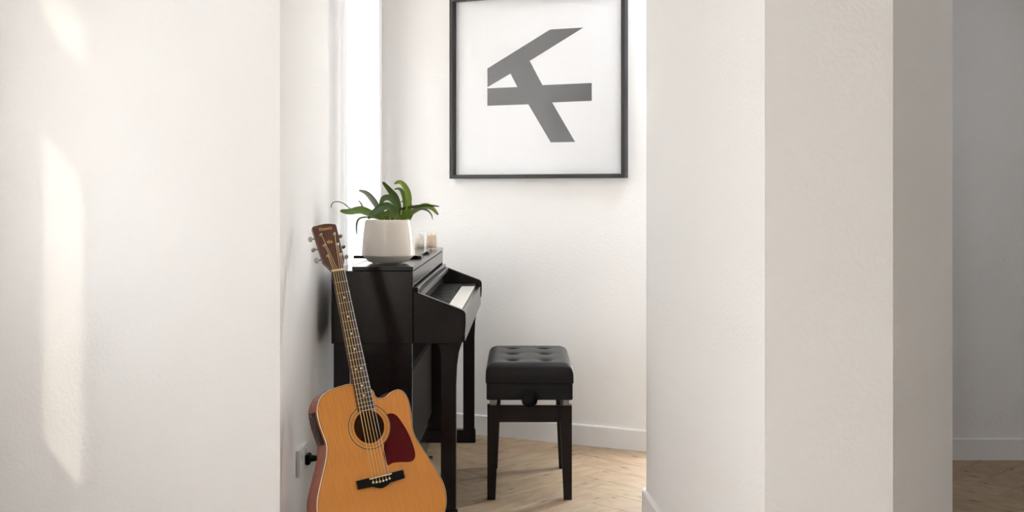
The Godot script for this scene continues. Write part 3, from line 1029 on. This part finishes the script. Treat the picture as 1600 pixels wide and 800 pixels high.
	# strings
	for k in 6:
		var b := Vector3(lerpf(-0.027, 0.027, k / 5.0), -0.1645, 0.0088)
		var sd := Vector3(b.x, -0.153, 0.0122)
		var nt := Vector3(lerpf(-0.0180, 0.0180, k / 5.0), nut_v + 0.003, 0.0094)
		var e: Vector3 = ends[[2, 1, 0, 3, 4, 5][k]]
		obj("string", tube([b, sd, nt, e], lerpf(0.00100, 0.00060, k / 5.0), -1.0, 6), M.brass_string if k < 4 else M.steel_string, g)
	# preamp on the bass side, set into the rim
	var i0 := 0
	for k in n:
		if line[k].x < -0.13 and abs(line[k].y - 0.048) < abs(line[i0].y - 0.048) + (10.0 if line[i0].x > -0.13 else 0.0):
			i0 = k
	st = begin()
	var run := []
	for k in n:
		if line[k].x < -0.12 and line[k].y > -0.026 and line[k].y < 0.082:
			run.append(line[k])
	run.sort_custom(func(a, b): return a.y < b.y)
	rings = []
	for q in run:
		rings.append([Vector3(q.x - 0.0018, q.y, -0.026), Vector3(q.x - 0.0018, q.y, -0.074), Vector3(q.x + 0.004, q.y, -0.074), Vector3(q.x + 0.004, q.y, -0.026)])
	add_rings(st, rings, true, -1)
	var pre := obj("preamp_panel", st, M.black_plastic, g, "black preamp panel with sliders")
	for k in 5:
		var q: Vector2 = run[clampi(int((k + 0.5) / 5.0 * run.size()), 0, run.size() - 1)]
		obj("slider", box(Vector3(q.x - 0.0042, q.y - 0.003, -0.058), Vector3(q.x - 0.0017, q.y + 0.003, -0.046), 0.0006), M.steel if k == 4 else M.satin_black, pre)
	obj("strap_button", lathe([Vector2(0.006, 0), Vector2(0.004, 0.003), Vector2(0.004, 0.008), Vector2(0.0075, 0.011), Vector2(0.0001, 0.013)], 14, Transform3D(Basis(Vector3(0, 0, 1), PI), Vector3(0, -0.361, -0.05))), M.nickel, g)

func make_guitar_stand() -> void:
	# a low folding stand under the body
	var gx := guitar_xf()
	var foot := gx * Vector3(0, -0.362, -0.06)
	var base := Vector3(foot.x, 0, foot.z)
	var s := thing("guitar_stand", "low black stand carrying the acoustic guitar", "stand", Transform3D(Basis(), base))
	var at := func(p: Vector3) -> Vector3: return gx * p - base
	var hinge: Array = []
	for e in [-1.0, 1.0]:
		var x: float = 0.085 * e
		var vb := -0.3725
		var tip: Vector3 = at.call(Vector3(x, vb + 0.016, 0.022))
		var mid: Vector3 = at.call(Vector3(x, vb - 0.001, 0.012))
		var rear: Vector3 = at.call(Vector3(x, vb - 0.001, -0.150))
		obj("cradle_arm", tube([tip, mid, rear], 0.0075), M.black_plastic, s)
		var up: Vector3 = at.call(Vector3(x * 0.8, -0.16, -0.155))
		obj("upright", tube([rear, up], 0.009), M.black_plastic, s)
		hinge.append(up)
		var ff := Vector3(rear.x, 0.009, rear.z) + Vector3(0.05, 0, 0.085) + Vector3(0.055 * e, 0, -0.03 * e)
		obj("front_leg", tube([rear, ff], 0.009), M.black_plastic, s)
		var back := Vector3(up.x - 0.01, 0.009, up.z - 0.16)
		obj("rear_leg", tube([up, back], 0.009), M.black_plastic, s)
	obj("cross_bar", tube(hinge, 0.008), M.black_plastic, s)

# ------------------------------------------------------------------ plant
func leaf(pts: Array, width: float, m: Material, parent: Node, called := "leaf", twist := 0.35) -> void:
	# a folded blade along a curved midrib; pts are in metres, local to the pot
	var rib := []
	for i in pts.size() - 1:
		var p0: Vector3 = pts[max(i - 1, 0)]
		var p3: Vector3 = pts[min(i + 2, pts.size() - 1)]
		for k in 5:
			rib.append(pts[i].cubic_interpolate(pts[i + 1], p0, p3, k / 5.0))
	rib.append(pts[-1])
	var st := begin(true)
	var n := rib.size()
	var rows := []
	for i in n:
		var t := float(i) / (n - 1)
		var dir: Vector3 = (rib[min(i + 1, n - 1)] - rib[max(i - 1, 0)]).normalized()
		var across := dir.cross(Vector3(0.15, 0.25, 1.0)).normalized()
		across = across.rotated(dir, twist)
		var up := across.cross(dir).normalized()
		var w := width * 0.5 * (0.16 + 0.84 * pow(sin(PI * clampf(pow(t, 0.8) * 0.97 + 0.02, 0.0, 1.0)), 0.75))
		if t > 0.98:
			w = 0.0004
		rows.append([rib[i] - across * w + up * w * 0.35, rib[i], rib[i] + across * w + up * w * 0.35])
	var th := Vector3(0, 0, -0.0006)
	for i in n - 1:
		for c in 2:
			quad(st, rows[i][c], rows[i][c + 1], rows[i + 1][c + 1], rows[i + 1][c])
			quad(st, rows[i][c + 1] + th, rows[i][c] + th, rows[i + 1][c] + th, rows[i + 1][c + 1] + th)
	obj(called, st, m, parent)

func make_plant() -> void:
	var d := 4.40
	var base := Vector3(-0.458, 0.9205, -d)
	var p := thing("potted_plant", "leafy green plant in a pale glazed pot on the piano", "potted plant", Transform3D(Basis(), base))
	var pot := obj("pot", lathe([Vector2(0.060, 0.003), Vector2(0.068, 0.004), Vector2(0.0735, 0.007), Vector2(0.0945, 0.0265), Vector2(0.0965, 0.0285), Vector2(0.0972, 0.031), Vector2(0.0974, 0.040), Vector2(0.0965, 0.062), Vector2(0.0940, 0.095), Vector2(0.0905, 0.125), Vector2(0.0875, 0.146), Vector2(0.0850, 0.157), Vector2(0.0830, 0.1605), Vector2(0.0805, 0.1605), Vector2(0.0795, 0.157), Vector2(0.0795, 0.140), Vector2(0.0001, 0.1395)], 64), M.pot, p, "pale beige glazed pot")
	for k in 3:
		var a := TAU * k / 3.0 + 0.5
		obj("foot", lathe([Vector2(0.009, 0.0), Vector2(0.010, 0.0045)], 12, Transform3D(Basis(), Vector3(cos(a), 0, sin(a)) * 0.055)), M.pot, pot)
	obj("soil", lathe([Vector2(0.0785, 0.140), Vector2(0.0785, 0.148), Vector2(0.04, 0.152), Vector2(0.0001, 0.153)], 32), M.soil, p)
	# midribs read off the photograph, hung at the plant's own distance; dz spreads them in depth
	var L := [
		[[590, 342, 566, 333, 548, 327, 537, 319, 529, 316, 522, 316.5, 518.5, 320, 517.5, 325], 5.0, 0, 0.16, 0.9],
		[[600, 343, 578, 334, 563, 329, 545, 331.5, 531, 329.5], 14, 1, 0.06, 0.2],
		[[598, 340, 588, 322, 580, 310.5, 571, 301.5, 560, 297.5], 11, 3, -0.02, 0.3],
		[[584, 341, 568, 326, 563.4, 317.8, 558.7, 312.4], 4.5, 3, 0.04, 0.5],
		[[590, 342, 573, 340, 563, 341.5, 558.5, 347, 557.3, 358, 557.8, 367], 5.0, 0, 0.05, 0.7],
		[[622, 342, 621.6, 326, 617, 309.4, 608.6, 297.6, 597.3, 284], 12.5, 0, 0.01, 0.1],
		[[620, 342, 619, 322, 611, 311, 602, 309.5, 596.5, 315, 594, 326], 11, 0, 0.05, 0.2],
		[[632, 342, 635, 326, 638, 311, 634, 295, 625, 285, 615.7, 287.5], 11, 2, -0.03, 0.2],
		[[630, 340, 632, 318, 629, 303, 624, 295.5, 615.7, 296], 7.5, 1, -0.06, 0.3],
		[[618, 338, 626, 327, 646.6, 322.5, 668, 320.5, 687, 322.5], 6.5, 0, 0.03, 0.9],
		[[640, 336, 655, 325, 666, 322, 676, 326, 685, 336], 9.5, 2, 0.0, 0.1],
		[[634, 338, 646.6, 327, 664.4, 327, 673.5, 334, 676, 343], 4.0, 3, 0.02, 0.7],
		[[618, 336, 608, 323, 596, 325, 584, 333, 575, 342.5], 13, 0, 0.075, 0.2],
		[[626, 343, 634, 335, 643, 326], 11, 1, 0.05, 0.3],
		[[606, 343, 600, 337, 592, 333, 584, 338], 12, 1, 0.07, 0.2],
		[[614, 344, 612, 336, 607, 326, 602, 320], 11, 1, 0.04, 0.4],
		[[624, 344, 616, 336, 608, 333, 598, 336], 12, 1, 0.06, 0.1],
		[[638, 343, 630, 336, 620, 332, 612, 330], 10, 1, -0.02, 0.3],
		[[640, 343, 641, 336, 646, 330, 652, 331], 8, 0, -0.04, 0.3],
		[[628, 342, 634, 332, 640, 320, 634, 314, 626, 316], 8, 3, -0.06, 0.3],
	]
	for a in L:
		var q: Array = a[0]
		var pts := []
		for k in range(0, q.size(), 2):
			var t := float(k) / (q.size() - 2)
			var dd: float = d - a[3] * lerpf(0.6, 1.0, t)
			pts.append(Vector3((q[k] - 800.0) / 1855.0 * dd, 1.183 - (q[k + 1] - 300.0) / 1855.0 * dd, -dd) - base)
		leaf(pts, a[1] * 0.96 * d / 1855.0, M.leaf[a[2]], p, "leaf", a[4])
	for q in [[620.5, 316, 621, 344, 4], [611, 322, 612, 344, 1], [627, 328, 626, 344, 4], [636, 312, 634, 344, 2], [605, 326, 608, 344, 1]]:
		var a := Vector3((q[0] - 800.0) / 1855.0 * (d - 0.03), 1.183 - (q[1] - 300.0) / 1855.0 * (d - 0.03), -d + 0.03) - base
		var b := Vector3((q[2] - 800.0) / 1855.0 * (d - 0.02), 1.183 - (q[3] - 300.0) / 1855.0 * (d - 0.02), -d + 0.02) - base
		obj("stalk", tube([b, (a + b) * 0.5 + Vector3(0.001, 0, 0), a], 0.0042, 0.0022), M.leaf[q[4]], p)

func make_candles() -> void:
	var rows := [["white candle in a clear glass jar near the potted plant", Vector3(-0.421, 0.9205, -5.40), 0.0235, 0.082, 0], ["candle in a glass jar with a cream paper label", Vector3(-0.372, 0.9205, -5.48), 0.0245, 0.078, 1]]
	for r in rows:
		var o := thing("jar_candle", r[0], "candle", Transform3D(Basis(), r[1]), "candles on the piano top")
		var q: float = r[2]
		var h: float = r[3]
		obj("glass_jar", lathe([Vector2(0.0001, 0.0), Vector2(q - 0.002, 0.0), Vector2(q, 0.002), Vector2(q, h - 0.001), Vector2(q - 0.001, h), Vector2(q - 0.002, h - 0.001), Vector2(q - 0.002, 0.006), Vector2(0.0001, 0.005)], 32), M.jar, o)
		obj("wax", lathe([Vector2(0.0001, 0.0065), Vector2(q - 0.0032, 0.0065), Vector2(q - 0.0032, h * 0.82), Vector2(0.0001, h * 0.81)], 28), M.wax if r[4] == 0 else M.amber, o)
		obj("wick", tube([Vector3(0, h * 0.80, 0), Vector3(0.001, h * 0.90, 0)], 0.0009, -1.0, 6), M.felt, o)
		if r[4] == 1:
			var st := begin(true)
			for k in 10:
				var a0 := lerpf(0.25, 2.3, k / 10.0)
				var a1 := lerpf(0.25, 2.3, (k + 1) / 10.0)
				var f := func(a: float, y: float, rr: float) -> Vector3: return Vector3(cos(a) * rr, y, sin(a) * rr)
				quad(st, f.call(a1, 0.012, q + 0.0004), f.call(a0, 0.012, q + 0.0004), f.call(a0, 0.055, q + 0.0004), f.call(a1, 0.055, q + 0.0004))
			obj("paper_label", st, M.paper_label, o, "cream paper label")

# ------------------------------------------------------------------ picture
func make_picture() -> void:
	var xf := Transform3D(Basis(wall_u, Vector3.UP, Vector3(-wall_u.z, 0, wall_u.x)), wall_at)
	var p := thing("framed_picture", "large black framed abstract print on the back wall", "picture", xf)
	var a := -0.118
	var b := 0.796
	var y0 := 1.248
	var y1 := 2.135
	var w := 0.019
	var dp := 0.045
	obj("frame_bar", box(Vector3(a, y0, 0.0005), Vector3(b, y0 + w, dp), 0.0015), M.frame_black, p)
	obj("frame_bar", box(Vector3(a, y1 - w, 0.0005), Vector3(b, y1, dp), 0.0015), M.frame_black, p)
	obj("frame_bar", box(Vector3(a, y0 + w, 0.0005), Vector3(a + w, y1 - w, dp), 0.0015), M.frame_black, p)
	obj("frame_bar", box(Vector3(b - w, y0 + w, 0.0005), Vector3(b, y1 - w, dp), 0.0015), M.frame_black, p)
	var pr := obj("paper", box(Vector3(a + w, y0 + w, 0.002), Vector3(b - w, y1 - w, 0.008)), M.paper, p)
	var shape := v2([0.073, 1.783, 0.407, 1.953, 0.577, 1.952, 0.300, 1.809, 0.367, 1.691, 0.619, 1.691, 0.619, 1.608, 0.417, 1.607, 0.535, 1.418, 0.410, 1.418, 0.293, 1.602, 0.073, 1.602, 0.073, 1.687, 0.235, 1.687, 0.198, 1.753, 0.0735, 1.692])
	obj("printed_shape", slab(shape, 0.0079, 0.0083), M.ink, pr, "grey angular abstract shape")
	var gl := begin()
	quad(gl, Vector3(a + w, y0 + w, 0.013), Vector3(b - w, y0 + w, 0.013), Vector3(b - w, y1 - w, 0.013), Vector3(a + w, y1 - w, 0.013))
	obj("glazing", gl, M.picture_glass, p)

# ------------------------------------------------------------------ socket
func make_socket() -> void:
	var s := thing("wall_socket", "white double wall socket beside the guitar", "socket", Transform3D(Basis(), Vector3(CORNER, 0.313, -3.865)))
	obj("plate", box(Vector3(0.0005, -0.043, -0.073), Vector3(0.012, 0.043, 0.073), 0.002), M.socket, s)
	for z in [-0.036, 0.036]:
		obj("switch", box(Vector3(0.0115, 0.012, z - 0.008), Vector3(0.0150, 0.032, z + 0.008), 0.001), M.socket, s)
	var p := thing("power_plug", "black power plug in the white wall socket", "plug", Transform3D(Basis(), Vector3(CORNER + 0.0125, 0.307, -3.905)))
	var st := begin()
	add_box(st, Vector3(0, -0.019, -0.020), Vector3(0.016, 0.016, 0.020), 0.004)
	obj("plug_body", st, M.black_plastic, p)
	obj("strain_relief", lathe([Vector2(0.0115, 0.0155), Vector2(0.0095, 0.034), Vector2(0.0075, 0.036), Vector2(0.006, 0.052), Vector2(0.004, 0.060)], 12, Transform3D(Basis(Vector3(0, 0, 1), -PI / 2), Vector3.ZERO), -1), M.black_plastic, p)
	obj("cable", tube([Vector3(0.058, 0, 0), Vector3(0.075, -0.004, -0.002), Vector3(0.086, -0.03, -0.006), Vector3(0.084, -0.12, -0.012), Vector3(0.072, -0.22, -0.03), Vector3(0.055, -0.285, -0.06), Vector3(0.050, -0.3025, -0.12), Vector3(0.045, -0.3025, -0.22)], 0.0038), M.black_plastic, p)

# ------------------------------------------------------------------ everything
func _ready() -> void:
	# camera: level, with the lens shifted down a little
	var cam := Camera3D.new()
	cam.name = "camera"
	add_child(cam)
	cam.position = Vector3(0, 1.183, 0)
	cam.near = 0.05
	cam.far = 60.0
	cam.set_frustum(cam.near * 800.0 / 1855.0, Vector2(0, -cam.near * 100.0 / 1855.0), cam.near, cam.far)
	cam.current = true
	# daylight
	var env := Environment.new()
	env.background_mode = Environment.BG_SKY
	var sky := Sky.new()
	var sm := ProceduralSkyMaterial.new()
	sm.sky_top_color = Color(0.88, 0.90, 0.93)
	sm.sky_horizon_color = Color(0.97, 0.965, 0.95)
	sm.sky_curve = 0.25
	sm.ground_bottom_color = Color(0.55, 0.53, 0.50)
	sm.ground_horizon_color = Color(0.80, 0.79, 0.77)
	sm.sky_energy_multiplier = 4.0
	sm.ground_energy_multiplier = 4.0
	sky.sky_material = sm
	env.sky = sky
	env.tonemap_mode = Environment.TONE_MAPPER_LINEAR
	env.tonemap_exposure = 1.12
	env.sdfgi_enabled = true
	env.ssao_enabled = true
	env.ssil_enabled = true
	var we := WorldEnvironment.new()
	we.name = "world_environment"
	we.environment = env
	add_child(we)
	var sun := DirectionalLight3D.new()
	sun.name = "sun"
	add_child(sun)
	sun.look_at_from_position(Vector3.ZERO, Vector3(1.0, -1.25, -1.5), Vector3.UP)
	sun.light_color = Color(1.0, 0.95, 0.87)
	sun.light_energy = 0.4
	sun.light_angular_distance = 1.2
	sun.shadow_enabled = true
	make_materials()
	make_shell()
	make_piano()
	make_stool()
	make_guitar()
	make_guitar_stand()
	make_picture()
	make_plant()
	make_candles()
	make_socket()
